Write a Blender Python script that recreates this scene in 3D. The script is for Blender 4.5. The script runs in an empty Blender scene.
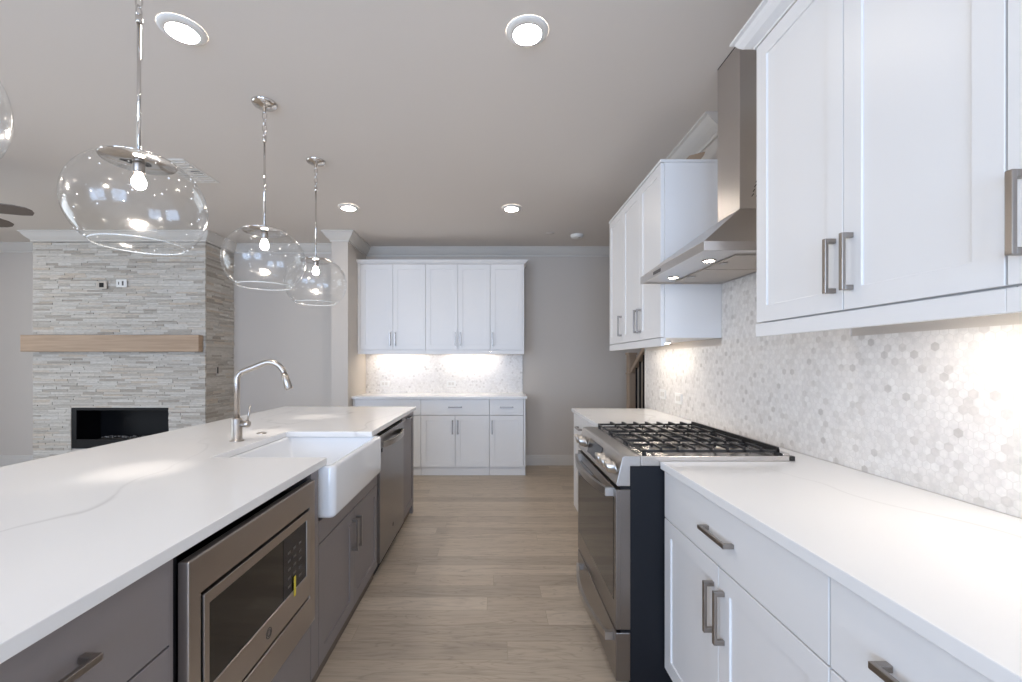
import bpy, bmesh, math, random
from mathutils import Vector, Matrix
sc = bpy.context.scene
C = sc.collection
PI = math.pi
random.seed(7)

# ------------------------------------------------------------------ camera
cd = bpy.data.cameras.new('camera'); cam = bpy.data.objects.new('camera', cd); C.objects.link(cam)
cam.location = (0, 0, 1.305); cam.rotation_euler = (PI/2, 0, 0)
cd.sensor_width = 36; cd.lens = 36*435/1022
cd.shift_x = (511-494)/1022; cd.shift_y = (362-341)/1022
cd.clip_start = .02
sc.camera = cam

# ------------------------------------------------------------------ view, world, daylight
sc.view_settings.view_transform = 'Standard'; sc.view_settings.look = 'None'
sc.view_settings.gamma = 1; sc.view_settings.use_curve_mapping = False
sc.view_settings.exposure = 0.08
try:
    sc.cycles.use_denoising = True
    sc.cycles.max_bounces = 10; sc.cycles.transparent_max_bounces = 24
    sc.cycles.diffuse_bounces = 6
    sc.cycles.sample_clamp_indirect = 6
except Exception: pass
w = bpy.data.worlds.new('world'); sc.world = w; w.use_nodes = True
w.node_tree.nodes['Background'].inputs[0].default_value = (.55, .68, 1, 1)
w.node_tree.nodes['Background'].inputs[1].default_value = .8

def area(name, loc, rot, sx, sy, power, col):
    l = bpy.data.lights.new(name, 'AREA'); l.shape = 'RECTANGLE'; l.size = sx; l.size_y = sy
    l.energy = power; l.color = col
    o = bpy.data.objects.new(name, l); C.objects.link(o); o.location = loc; o.rotation_euler = rot
    return o
DAY = (.53, .71, 1)
area('daylight_rear_left', (-3.2, -3.35, 1.45), (PI/2, 0, 0), 2.4, 2.0, 152, DAY)     # through window_1
area('daylight_rear_right', (-.2, -3.35, 1.45), (PI/2, 0, 0), 1.9, 2.0, 124, DAY)    # through window_2
area('daylight_left', (-6.75, 2.2, 1.45), (PI/2, 0, -PI/2), 2.4, 1.9, 50, (.85, .95, 1)) # through window_3
DL = 95.0        # downlight lens radiance
BULB = 170.0      # pendant bulb radiance
UC = 36.0        # under-cabinet strip radiance

# ------------------------------------------------------------------ materials
def lin(h):
    v = [int(h[i:i+2], 16)/255 for i in (0, 2, 4)]
    return tuple(c/12.92 if c <= .04045 else ((c+.055)/1.055)**2.4 for c in v) + (1,)
def mat(name, col, rough=.5, metal=0, spec=.5, emit=None, es=0, coat=0, bump=None):
    m = bpy.data.materials.new(name); m.use_nodes = True
    b = m.node_tree.nodes['Principled BSDF']
    b.inputs['Base Color'].default_value = lin(col) if isinstance(col, str) else col
    b.inputs['Roughness'].default_value = rough; b.inputs['Metallic'].default_value = metal
    b.inputs['Specular IOR Level'].default_value = spec; b.inputs['Coat Weight'].default_value = coat
    if emit:
        b.inputs['Emission Color'].default_value = emit; b.inputs['Emission Strength'].default_value = es
    if bump:
        N = m.node_tree.nodes; L = m.node_tree.links
        tc = N.new('ShaderNodeTexCoord'); no = N.new('ShaderNodeTexNoise'); no.inputs['Scale'].default_value = bump[0]
        no.inputs['Detail'].default_value = 3
        bp = N.new('ShaderNodeBump'); bp.inputs['Strength'].default_value = bump[1]; bp.inputs['Distance'].default_value = .002
        L.new(tc.outputs['Object'], no.inputs['Vector']); L.new(no.outputs['Fac'], bp.inputs['Height']); L.new(bp.outputs[0], b.inputs['Normal'])
    return m
def nd(m, t, **k):
    n = m.node_tree.nodes.new('ShaderNode'+t)
    for a, v in k.items(): setattr(n, a, v)
    return n
def lk(m, a, b): m.node_tree.links.new(a, b)
def bs(m): return m.node_tree.nodes['Principled BSDF']
def ramp(m, pts):
    r = nd(m, 'ValToRGB'); e = r.color_ramp.elements
    while len(e) < len(pts): e.new(.5)
    for i, (p, c) in enumerate(pts): e[i].position = p; e[i].color = c
    return r

M = {}
M['wall'] = mat('wall_paint', 'CCC4BB', .75, bump=(180, .12))
M['ceil'] = mat('ceiling_paint', 'DDD6CF', .85, bump=(160, .12))
M['trim'] = mat('trim_paint', 'D3CEC7', .45)
M['cab'] = mat('white_cabinet_paint', 'E9E8E7', .38)
M['grey'] = mat('grey_cabinet_paint', '827B7A', .42)
M['inside'] = mat('cabinet_inside_wood', 'C8AB8A', .6)
M['toe'] = mat('brown_toe_board', '6E6259', .6)
M['nickel'] = mat('brushed_nickel', '9C958F', .32, 1)
M['chrome'] = mat('polished_nickel', 'D8D4D0', .08, 1)
M['steel'] = mat('stainless_steel', 'B6AFAA', .30, 1)
M['steel3'] = mat('stainless_dim_reflections', '8C8580', .28, 1)  # same steel; its dimmer reflections are put into a darker colour
M['steel2'] = mat('stainless_trim', 'B9B4AF', .34, 1)
M['hood'] = mat('hood_steel', 'CCC7C3', .3, 1)
M['black'] = mat('black_enamel', '0C0C0F', .5, spec=.3)
M['cooktop'] = mat('cooktop_steel', 'CFCAC5', .24, 1)
M['side'] = mat('range_side_enamel', '111319', .5, spec=.3)
M['iron'] = mat('cast_iron', '1F1D1D', .5)
M['alu'] = mat('aluminium', 'CFCAC4', .3, 1)
M['faucet'] = mat('faucet_nickel', 'B5AEA7', .3, 1)
M['oglass'] = mat('oven_glass', '14110F', .07, 0, .5)
M['porc'] = mat('white_fireclay', 'EDEEF0', .12, coat=.4)
M['plastic'] = mat('white_plastic', 'E8E6E2', .4)
M['mesh'] = mat('filter_mesh', 'BDB4AA', .5, .4)
M['fan'] = mat('fan_blade_wood', '6F655D', .5)
M['post'] = mat('stained_newel_wood', '9A8774', .5)
M['board'] = mat('pine_offcut', 'A58F78', .7)
M['yellow'] = mat('yellow_label', 'D9C63C', .5)
M['disp'] = mat('display_glass', '10151F', .12, 0, .4)
M['key'] = mat('keypad_print', '55504C', .4)
M['lens'] = mat('downlight_lens', 'FFFFFF', .5, emit=(1, .90, .79, 1), es=DL)
M['bulb'] = mat('lamp_bulb', 'FFFFFF', .5, emit=(1, .90, .80, 1), es=BULB)
M['strip'] = mat('led_diffuser', 'FFFFFF', .5, emit=(1, .90, .78, 1), es=UC)
M['hoodlamp'] = mat('hood_lamp', 'FFFFFF', .5, emit=(1, .88, .72, 1), es=25)

def m_quartz():
    m = mat('white_quartz', 'F0EEEC', .16); b = bs(m)
    tc = nd(m, 'TexCoord')
    mp = nd(m, 'Mapping'); mp.inputs['Rotation'].default_value = (0, 0, .9); mp.inputs['Scale'].default_value = (1, .38, 1); lk(m, tc.outputs['Object'], mp.inputs[0])
    n1 = nd(m, 'TexNoise'); n1.inputs['Scale'].default_value = 1.15; n1.inputs['Detail'].default_value = 4; n1.inputs['Roughness'].default_value = .5
    lk(m, mp.outputs[0], n1.inputs['Vector'])
    sub = nd(m, 'Math', operation='SUBTRACT'); sub.inputs[1].default_value = .5; lk(m, n1.outputs['Fac'], sub.inputs[0])
    ab = nd(m, 'Math', operation='ABSOLUTE'); lk(m, sub.outputs[0], ab.inputs[0])
    n2 = nd(m, 'TexNoise'); n2.inputs['Scale'].default_value = 2.2; n2.inputs['Detail'].default_value = 2
    lk(m, mp.outputs[0], n2.inputs['Vector'])
    r1 = ramp(m, [(0, (1, 1, 1, 1)), (.006, (0, 0, 0, 1))]); lk(m, ab.outputs[0], r1.inputs[0])
    r2 = ramp(m, [(.42, (0, 0, 0, 1)), (.6, (1, 1, 1, 1))]); lk(m, n2.outputs['Fac'], r2.inputs[0])
    mu = nd(m, 'Math', operation='MULTIPLY'); lk(m, r1.outputs[0], mu.inputs[0]); lk(m, r2.outputs[0], mu.inputs[1])
    mu2 = nd(m, 'Math', operation='MULTIPLY'); mu2.inputs[1].default_value = .5; lk(m, mu.outputs[0], mu2.inputs[0])
    mx = nd(m, 'Mix', data_type='RGBA'); mx.inputs[6].default_value = lin('EEEDEC'); mx.inputs[7].default_value = lin('BDBABA')
    lk(m, mu2.outputs[0], mx.inputs[0]); lk(m, mx.outputs[2], b.inputs['Base Color'])
    return m
M['quartz'] = m_quartz()

def m_hex(axis, size):
    """marble hexagon mosaic on a wall plane; axis = which object axis runs along the wall"""
    m = mat('marble_hexagon_mosaic_'+axis, 'E6E2DE', .25); b = bs(m)
    tc = nd(m, 'TexCoord'); sp = nd(m, 'SeparateXYZ'); lk(m, tc.outputs['Object'], sp.inputs[0])
    cb = nd(m, 'CombineXYZ'); lk(m, sp.outputs[axis], cb.inputs[0]); lk(m, sp.outputs['Z'], cb.inputs[1])
    sc1 = nd(m, 'VectorMath', operation='SCALE'); sc1.inputs['Scale'].default_value = 1/size; lk(m, cb.outputs[0], sc1.inputs[0])
    ad = nd(m, 'VectorMath', operation='ADD'); ad.inputs[1].default_value = (500, 866.0254, 0); lk(m, sc1.outputs[0], ad.inputs[0])
    s = (1, 1.7320508, 1); h = (.5, .8660254, .5)
    def cell(src):
        mo = nd(m, 'VectorMath', operation='MODULO'); mo.inputs[1].default_value = s; lk(m, src, mo.inputs[0])
        su = nd(m, 'VectorMath', operation='SUBTRACT'); su.inputs[1].default_value = h; lk(m, mo.outputs[0], su.inputs[0])
        fl = nd(m, 'VectorMath', operation='MULTIPLY'); fl.inputs[1].default_value = (1, 1, 0); lk(m, su.outputs[0], fl.inputs[0])
        return fl.outputs[0]
    a = cell(ad.outputs[0])
    sh = nd(m, 'VectorMath', operation='SUBTRACT'); sh.inputs[1].default_value = h; lk(m, ad.outputs[0], sh.inputs[0])
    c = cell(sh.outputs[0])
    la = nd(m, 'VectorMath', operation='LENGTH'); lk(m, a, la.inputs[0])
    lc = nd(m, 'VectorMath', operation='LENGTH'); lk(m, c, lc.inputs[0])
    lt = nd(m, 'Math', operation='LESS_THAN'); lk(m, la.outputs['Value'], lt.inputs[0]); lk(m, lc.outputs['Value'], lt.inputs[1])
    gv = nd(m, 'Mix', data_type='VECTOR'); lk(m, lt.outputs[0], gv.inputs[0]); lk(m, c, gv.inputs[4]); lk(m, a, gv.inputs[5])
    idv = nd(m, 'VectorMath', operation='SUBTRACT'); lk(m, ad.outputs[0], idv.inputs[0]); lk(m, gv.outputs[1], idv.inputs[1])
    sn = nd(m, 'VectorMath', operation='SNAP'); sn.inputs[1].default_value = (.25, .25, 1)
    ad2 = nd(m, 'VectorMath', operation='ADD'); ad2.inputs[1].default_value = (.1, .1, .1); lk(m, idv.outputs[0], ad2.inputs[0]); lk(m, ad2.outputs[0], sn.inputs[0])
    wn = nd(m, 'TexWhiteNoise', noise_dimensions='2D'); lk(m, sn.outputs[0], wn.inputs[0])
    # hex distance
    ab = nd(m, 'VectorMath', operation='ABSOLUTE'); lk(m, gv.outputs[1], ab.inputs[0])
    dt = nd(m, 'VectorMath', operation='DOT_PRODUCT'); dt.inputs[1].default_value = (.5, .8660254, 0); lk(m, ab.outputs[0], dt.inputs[0])
    s2 = nd(m, 'SeparateXYZ'); lk(m, ab.outputs[0], s2.inputs[0])
    mxn = nd(m, 'Math', operation='MAXIMUM'); lk(m, dt.outputs['Value'], mxn.inputs[0]); lk(m, s2.outputs[0], mxn.inputs[1])
    gr = ramp(m, [(.455, (0, 0, 0, 1)), (.485, (1, 1, 1, 1))]); lk(m, mxn.outputs[0], gr.inputs[0])
    tone = ramp(m, [(0, lin('CFC9C3')), (.03, lin('DAD4CE')), (.11, lin('E3DED8')), (.35, lin('EAE5E0')), (1, lin('F0ECE7'))])
    lk(m, wn.outputs['Value'], tone.inputs[0])
    no = nd(m, 'TexNoise'); no.inputs['Scale'].default_value = 55; no.inputs['Detail'].default_value = 3; lk(m, tc.outputs['Object'], no.inputs['Vector'])
    nr = ramp(m, [(.35, (.90, .90, .90, 1)), (.6, (1, 1, 1, 1))]); lk(m, no.outputs['Fac'], nr.inputs[0])
    mm = nd(m, 'Mix', data_type='RGBA', blend_type='MULTIPLY'); mm.inputs[0].default_value = 1; lk(m, tone.outputs[0], mm.inputs[6]); lk(m, nr.outputs[0], mm.inputs[7])
    fin = nd(m, 'Mix', data_type='RGBA'); lk(m, gr.outputs[0], fin.inputs[0]); lk(m, mm.outputs[2], fin.inputs[6]); fin.inputs[7].default_value = lin('E2DDD7')
    lk(m, fin.outputs[2], b.inputs['Base Color'])
    bp = nd(m, 'Bump'); bp.invert = True; bp.inputs['Strength'].default_value = .5; bp.inputs['Distance'].default_value = .001
    lk(m, gr.outputs[0], bp.inputs['Height']); lk(m, bp.outputs[0], b.inputs['Normal'])
    return m
M['hexY'] = m_hex('Y', .026); M['hexX'] = m_hex('X', .026)

def m_floor():
    m = mat('oak_plank_floor', 'B3A48F', .38); b = bs(m)
    tc = nd(m, 'TexCoord')
    br = nd(m, 'TexBrick'); br.offset = 0; br.offset_frequency = 2; br.squash = 1
    br.inputs['Scale'].default_value = 1; br.inputs['Brick Width'].default_value = 1.55; br.inputs['Row Height'].default_value = .127
    br.inputs['Mortar Size'].default_value = .0012; br.inputs['Bias'].default_value = 0
    br.inputs['Color1'].default_value = (0, 0, 0, 1); br.inputs['Color2'].default_value = (1, 1, 1, 1); br.inputs['Mortar'].default_value = (.5, .5, .5, 1)
    sx = nd(m, 'SeparateXYZ'); lk(m, tc.outputs['Object'], sx.inputs[0])
    dv = nd(m, 'Math', operation='DIVIDE'); dv.inputs[1].default_value = .127; lk(m, sx.outputs['Y'], dv.inputs[0])
    fl = nd(m, 'Math', operation='FLOOR'); lk(m, dv.outputs[0], fl.inputs[0])
    wn = nd(m, 'TexWhiteNoise', noise_dimensions='1D'); lk(m, fl.outputs[0], wn.inputs['W'])
    ma = nd(m, 'Math', operation='MULTIPLY_ADD'); ma.inputs[1].default_value = 1.55; lk(m, wn.outputs['Value'], ma.inputs[0]); lk(m, sx.outputs['X'], ma.inputs[2])
    cx = nd(m, 'CombineXYZ'); lk(m, ma.outputs[0], cx.inputs[0]); lk(m, sx.outputs['Y'], cx.inputs[1])
    lk(m, cx.outputs[0], br.inputs['Vector'])
    base = ramp(m, [(0, lin('AFA08E')), (.5, lin('BEAE9A')), (1, lin('C9BAA7'))]); lk(m, br.outputs['Color'], base.inputs[0])
    off = nd(m, 'VectorMath', operation='MULTIPLY_ADD'); off.inputs[1].default_value = (7, 3, 0); lk(m, br.outputs['Color'], off.inputs[0]); lk(m, tc.outputs['Object'], off.inputs[2])
    mp = nd(m, 'Mapping'); mp.inputs['Scale'].default_value = (1.1, 9, 1); lk(m, off.outputs[0], mp.inputs[0])
    n = nd(m, 'TexNoise'); n.inputs['Scale'].default_value = 2.6; n.inputs['Detail'].default_value = 7; n.inputs['Distortion'].default_value = 1.6; n.inputs['Roughness'].default_value = .6
    lk(m, mp.outputs[0], n.inputs['Vector'])
    gr = ramp(m, [(.32, (.78, .77, .76, 1)), (.5, (1, 1, 1, 1)), (.7, (1.08, 1.08, 1.08, 1))]); lk(m, n.outputs['Fac'], gr.inputs[0])
    wv = nd(m, 'TexNoise'); wv.inputs['Scale'].default_value = 1.6; wv.inputs['Detail'].default_value = 1; lk(m, mp.outputs[0], wv.inputs['Vector'])
    ws = nd(m, 'Math', operation='MULTIPLY'); ws.inputs[1].default_value = 26; lk(m, wv.outputs['Fac'], ws.inputs[0])
    wf = nd(m, 'Math', operation='PINGPONG'); wf.inputs[1].default_value = 1; lk(m, ws.outputs[0], wf.inputs[0])
    wr = ramp(m, [(.0, (.80, .79, .78, 1)), (.3, (1, 1, 1, 1))]); lk(m, wf.outputs[0], wr.inputs[0])
    m1 = nd(m, 'Mix', data_type='RGBA', blend_type='MULTIPLY'); m1.inputs[0].default_value = 1; lk(m, base.outputs[0], m1.inputs[6]); lk(m, gr.outputs[0], m1.inputs[7])
    m2 = nd(m, 'Mix', data_type='RGBA', blend_type='MULTIPLY'); m2.inputs[0].default_value = .8; lk(m, m1.outputs[2], m2.inputs[6]); lk(m, wr.outputs[0], m2.inputs[7])
    m3 = nd(m, 'Mix', data_type='RGBA'); lk(m, br.outputs['Fac'], m3.inputs[0]); lk(m, m2.outputs[2], m3.inputs[6]); m3.inputs[7].default_value = lin('A3957F')
    lk(m, m3.outputs[2], b.inputs['Base Color'])
    return m
M['floor'] = m_floor()

def m_wood(name, c0, c1, sc_):
    m = mat(name, c0, .55); b = bs(m); tc = nd(m, 'TexCoord')
    mp = nd(m, 'Mapping'); mp.inputs['Scale'].default_value = sc_; lk(m, tc.outputs['Object'], mp.inputs[0])
    n = nd(m, 'TexNoise'); n.inputs['Scale'].default_value = 3; n.inputs['Detail'].default_value = 6; n.inputs['Distortion'].default_value = .8; lk(m, mp.outputs[0], n.inputs['Vector'])
    r = ramp(m, [(.35, lin(c0)), (.65, lin(c1))]); lk(m, n.outputs['Fac'], r.inputs[0]); lk(m, r.outputs[0], b.inputs['Base Color'])
    return m
M['mantel'] = m_wood('oak_mantel', 'A38A72', 'B59B82', (.6, 8, 12))

def m_stone():
    m = mat('ledger_stone', 'CFC9C0', .8); b = bs(m)
    at = nd(m, 'Attribute'); at.attribute_name = 'tone'
    r = ramp(m, [(0, lin('ACA398')), (.2, lin('BEB7AD')), (.5, lin('CBC5BC')), (.8, lin('D3CEC6')), (1, lin('C8BAA9'))]); lk(m, at.outputs['Fac'], r.inputs[0])
    tc = nd(m, 'TexCoord'); mp = nd(m, 'Mapping'); mp.inputs['Scale'].default_value = (1, 1, 3); lk(m, tc.outputs['Object'], mp.inputs[0])
    n = nd(m, 'TexNoise'); n.inputs['Scale'].default_value = 26; n.inputs['Detail'].default_value = 5; lk(m, mp.outputs[0], n.inputs['Vector'])
    g = ramp(m, [(.3, (.86, .86, .85, 1)), (.6, (1, 1, 1, 1))]); lk(m, n.outputs['Fac'], g.inputs[0])
    mm = nd(m, 'Mix', data_type='RGBA', blend_type='MULTIPLY'); mm.inputs[0].default_value = 1; lk(m, r.outputs[0], mm.inputs[6]); lk(m, g.outputs[0], mm.inputs[7])
    lk(m, mm.outputs[2], b.inputs['Base Color'])
    bp = nd(m, 'Bump'); bp.inputs['Strength'].default_value = .6; bp.inputs['Distance'].default_value = .006; lk(m, n.outputs['Fac'], bp.inputs['Height']); lk(m, bp.outputs[0], b.inputs['Normal'])
    return m
M['stone'] = m_stone()

def m_glass():
    m = bpy.data.materials.new('clear_thin_glass'); m.use_nodes = True; N = m.node_tree.nodes; N.clear()
    out = nd(m, 'OutputMaterial'); mx = nd(m, 'MixShader'); tr = nd(m, 'BsdfTransparent'); gl = nd(m, 'BsdfGlossy')
    tr.inputs[0].default_value = (.985, .99, .99, 1); gl.inputs['Roughness'].default_value = .15
    lw0 = nd(m, 'LayerWeight'); lw0.inputs['Blend'].default_value = .5
    pw = nd(m, 'Math', operation='POWER'); pw.inputs[1].default_value = 4; lk(m, lw0.outputs['Facing'], pw.inputs[0])
    lw = nd(m, 'Math', operation='MULTIPLY_ADD'); lw.inputs[1].default_value = .75; lw.inputs[2].default_value = .065; lk(m, pw.outputs[0], lw.inputs[0])
    no = nd(m, 'TexNoise'); no.inputs['Scale'].default_value = 14; no.inputs['Detail'].default_value = 1
    tc = nd(m, 'TexCoord'); lk(m, tc.outputs['Object'], no.inputs['Vector'])
    bp = nd(m, 'Bump'); bp.inputs['Strength'].default_value = .12; bp.inputs['Distance'].default_value = .01; lk(m, no.outputs['Fac'], bp.inputs['Height'])
    lk(m, bp.outputs[0], gl.inputs['Normal'])
    lk(m, lw.outputs[0], mx.inputs[0]); lk(m, tr.outputs[0], mx.inputs[1]); lk(m, gl.outputs[0], mx.inputs[2]); lk(m, mx.outputs[0], out.inputs[0])
    return m
M['glass'] = m_glass()
M['rim'] = mat('thick_glass_rim', 'E4E8E8', .05, 0, .9, coat=.5); M['rim'].node_tree.nodes['Principled BSDF'].inputs['Alpha'].default_value = .55
M['sparkle_bubble'] = mat('white_sparkle_bubble', 'FFFFFF', .2, 0, .8)  # plain white, so the bubbles read as sparkles in the glass

# ------------------------------------------------------------------ mesh helpers
def worg(o):
    v = Vector((0, 0, 0))
    while o is not None: v += o.location; o = o.parent
    return v
def rrect(x0, x1, y0, y1, r, n=5):
    p = []
    for cx, cy, a in ((x1-r, y1-r, 0), (x0+r, y1-r, 90), (x0+r, y0+r, 180), (x1-r, y0+r, 270)):
        for i in range(n+1):
            t = math.radians(a+90*i/n); p.append((cx+r*math.cos(t), cy+r*math.sin(t)))
    return p
class MB:
    """collects shapes given in a frame T (default: world) and links them as ONE mesh object"""
    def __init__(s, T=None): s.b = bmesh.new(); s.T = T or (lambda a, b, c: (a, b, c)); s.tone = []
    def v(s, p): return s.b.verts.new(s.T(*p))
    def f(s, vs, smooth=False):
        try: f = s.b.faces.new(vs); f.smooth = smooth; return f
        except ValueError: return None
    def box(s, a0, a1, b0, b1, c0, c1):
        V = [s.v((a, b, c)) for a in (a0, a1) for b in (b0, b1) for c in (c0, c1)]
        return [s.f([V[i] for i in q]) for q in ((0, 1, 3, 2), (4, 6, 7, 5), (0, 4, 5, 1), (2, 3, 7, 6), (0, 2, 6, 4), (1, 5, 7, 3))]
    def ring(s, o, i, b0, b1):
        """rectangular frame, o and i = (a0, a1, c0, c1) outer and inner, thickness b0..b1"""
        q = lambda r_, b_: [(r_[0], b_, r_[2]), (r_[1], b_, r_[2]), (r_[1], b_, r_[3]), (r_[0], b_, r_[3])]
        L = [q(o, b0), q(o, b1), q(i, b1), q(i, b0)]
        s.loops(L+[L[0]], False, False, False)
    def prism(s, pts, c0, c1, order='abc'):
        """pts in (p,q), extruded from c0 to c1; order says where p, q and the extrusion go"""
        def m(p, q, c):
            d = {order[0]: p, order[1]: q, order[2]: c}; return (d['a'], d['b'], d['c'])
        A = [s.v(m(p, q, c0)) for p, q in pts]; B = [s.v(m(p, q, c1)) for p, q in pts]
        s.f(A[::-1]); s.f(B)
        for i in range(len(A)): s.f([A[i], A[(i+1) % len(A)], B[(i+1) % len(A)], B[i]])
    def loops(s, L, smooth=True, cap0=True, cap1=True):
        R = [[s.v(p) for p in l] for l in L]
        for a, b in zip(R, R[1:]):
            for i in range(len(a)): s.f([a[i], a[(i+1) % len(a)], b[(i+1) % len(a)], b[i]], smooth)
        if cap0: s.f(R[0][::-1])
        if cap1: s.f(R[-1])
    def lathe(s, prof, c, n=32, axis='z', smooth=True, cap0=False, cap1=False):
        L = []
        for r, h in prof:
            l = []
            for i in range(n):
                t = 2*PI*i/n; x, y = r*math.cos(t), r*math.sin(t)
                l.append({'z': (c[0]+x, c[1]+y, c[2]+h), 'x': (c[0]+h, c[1]+x, c[2]+y), 'y': (c[0]+x, c[1]+h, c[2]+y)}[axis])
            L.append(l)
        s.loops(L, smooth, cap0, cap1)
    def tube(s, pts, r, n=12, closed=False, ry=None):
        P = [Vector(p) for p in pts]; L = []; up = Vector((0, 0, 1))
        rs = r if isinstance(r, (list, tuple)) else [r]*len(P)
        for i, p in enumerate(P):
            a = P[i-1] if (i or closed) else p; c = P[(i+1) % len(P)] if (i < len(P)-1 or closed) else p
            t = (c-a).normalized()
            if i == 0: n1 = t.cross(up if abs(t.z) < .9 else Vector((1, 0, 0))).normalized()
            else: n1 = (n1-t*n1.dot(t)).normalized()
            n2 = t.cross(n1)
            L.append([tuple(p+n1*rs[i]*math.cos(2*PI*k/n)+n2*(ry or rs[i])*math.sin(2*PI*k/n)) for k in range(n)])
        if closed: s.loops(L+[L[0]], True, False, False)
        else: s.loops(L)
    def sweep(s, path, prof, closed=False):
        """prof (out, z) swept along an xy path; 'out' points to the right of the walking direction"""
        n = len(path); L = []
        for i in range(n):
            d = []
            if i > 0: v = Vector(path[i])-Vector(path[i-1]); d.append(v.normalized())
            if i < n-1: v = Vector(path[i+1])-Vector(path[i]); d.append(v.normalized())
            ns = [Vector((q.y, -q.x)) for q in d]
            if len(ns) == 2:
                mi = (ns[0]+ns[1]); mi = mi/(mi.dot(ns[0])) if mi.length > 1e-6 else ns[0]
            else: mi = ns[0]
            L.append([(path[i][0]+mi.x*o, path[i][1]+mi.y*o, z) for o, z in prof])
        s.loops(L, False)
    def build(s, name, m, parent=None, bevel=0, tag=None, seg=2, kind=None):
        s.b.verts.ensure_lookup_table()
        bmesh.ops.remove_doubles(s.b, verts=s.b.verts, dist=1e-6)
        bmesh.ops.recalc_face_normals(s.b, faces=s.b.faces)
        o0 = worg(parent)
        if parent is None:
            xs = [v.co for v in s.b.verts]
            lo = Vector([min(c[i] for c in xs) for i in range(3)]); hi = Vector([max(c[i] for c in xs) for i in range(3)])
            o0 = Vector(((lo.x+hi.x)/2, (lo.y+hi.y)/2, lo.z))
            if kind == 'structure': o0 = Vector((0, 0, 0))
        for v in s.b.verts: v.co -= o0
        me = bpy.data.meshes.new(name); s.b.to_mesh(me); s.b.free()
        me.materials.append(M[m] if isinstance(m, str) else m)
        o = bpy.data.objects.new(name, me); C.objects.link(o)
        if parent is None: o.location = o0
        else: o.parent = parent
        if bevel:
            bv = o.modifiers.new('bevel', 'BEVEL'); bv.width = bevel; bv.segments = seg; bv.limit_method = 'ANGLE'; bv.angle_limit = .7
            bv.harden_normals = False
        if kind: o['kind'] = kind
        if tag: settag(o, *tag)
        return o
def settag(o, label, cat, group=None):
    o['label'] = label; o['category'] = cat
    if group: o['group'] = group
def thing(name, label, cat, loc, group=None):
    o = bpy.data.objects.new(name, None); C.objects.link(o); o.location = loc; o.empty_display_size = .05
    settag(o, label, cat, group); return o
def copy_tree(o, parent=None):
    c = o.copy(); C.objects.link(c); c.parent = parent
    for ch in [x for x in C.objects if x.parent == o]: copy_tree(ch, c)
    return c
def struct(mb, name, m, bevel=0): return mb.build(name, m, None, bevel, kind='structure')

H = 2.745; XW = 1.318; YB = 5.506; YS = 4.823; YL = 5.30; YM = 5.36
# ------------------------------------------------------------------ room shell
b = MB(); b.box(-6.7, 3.2, -3.4, 5.7, -.1, 0); struct(b, 'floor', 'floor')
b = MB(); b.box(-6.7, 3.2, -3.4, 5.7, H, H+.1); struct(b, 'ceiling', 'ceil')
b = MB(); b.box(-1.8, 3.2, YB, YB+.15, 0, H); b.box(-4.1, -1.8, YM, YB+.15, 0, H); b.box(-6.6, -4.1, YL, YB+.15, 0, H)
b.box(-1.802, -1.619, YS, YB, 0, H)
struct(b, 'wall_back', 'wall')
b = MB(); b.box(XW+.008, XW+.13, -3.2, 3.79, 0, H); struct(b, 'wall_right', 'wall')
b = MB(); b.box(3.05, 3.2, 2, YB, 0, H); b.box(XW+.13, 3.2, 2.0, 2.12, 0, H); struct(b, 'wall_stairwell', 'wall')
b = MB()   # left wall with one window opening
b.box(-6.62, -6.5, -3.2, 1.0, 0, H); b.box(-6.62, -6.5, 3.4, YL, 0, H); b.box(-6.62, -6.5, 1.0, 3.4, 0, .5); b.box(-6.62, -6.5, 1.0, 3.4, 2.4, H)
struct(b, 'wall_left', 'wall')
b = MB()   # rear wall with two window openings
b.box(-6.6, -4.4, -3.3, -3.18, 0, H); b.box(-2.0, -1.15, -3.3, -3.18, 0, H); b.box(.75, XW+.13, -3.3, -3.18, 0, H)
for x0, x1 in ((-4.4, -2.0), (-1.15, .75)): b.box(x0, x1, -3.3, -3.18, 0, .45); b.box(x0, x1, -3.3, -3.18, 2.45, H)
struct(b, 'wall_rear', 'wall')
def winframe(n, x0, x1, y0, y1, z0, z1, ax):
    b = MB(); t = .05
    if ax == 'x':
        for a, c in ((x0, x0+t), (x1-t, x1), ((x0+x1)/2-t/2, (x0+x1)/2+t/2)): b.box(a, c, y0, y1, z0, z1)
        for a, c in ((z0, z0+t), (z1-t, z1)): b.box(x0, x1, y0, y1, a, c)
    else:
        for a, c in ((y0, y0+t), (y1-t, y1), ((y0+y1)/2-t/2, (y0+y1)/2+t/2)): b.box(x0, x1, a, c, z0, z1)
        for a, c in ((z0, z0+t), (z1-t, z1)): b.box(x0, x1, y0, y1, a, c)
    struct(b, 'window_%d' % n, 'trim')
winframe(1, -4.4, -2.0, -3.28, -3.2, .45, 2.45, 'x'); winframe(2, -1.15, .75, -3.28, -3.2, .45, 2.45, 'x')
winframe(3, -6.6, -6.52, 1.0, 3.4, .5, 2.4, 'y')
CR = [(0, H), (.085, H), (.085, H-.012), (.074, H-.018), (.060, H-.040), (.040, H-.066), (.022, H-.084), (.014, H-.090), (.014, H-.108), (0, H-.108)]
wp = [(-6.5, YL), (-5.112, YL), (-5.112, YS), (-3.199, YS), (-3.199, YM), (-1.802, YM), (-1.802, YS), (-1.619, YS), (-1.619, YB), (3.05, YB)]
b = MB(); b.sweep(wp, CR); struct(b, 'trim_1', 'trim')
b = MB(); b.sweep([(XW+.008, 3.79), (XW+.008, 2.50)], [(o*1.3, z) for o, z in CR]); struct(b, 'trim_2', 'trim')
BBP = [(0, 0), (.016, 0), (.016, .10), (.012, .108), (.012, .122), (.006, .13), (0, .13)]
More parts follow.
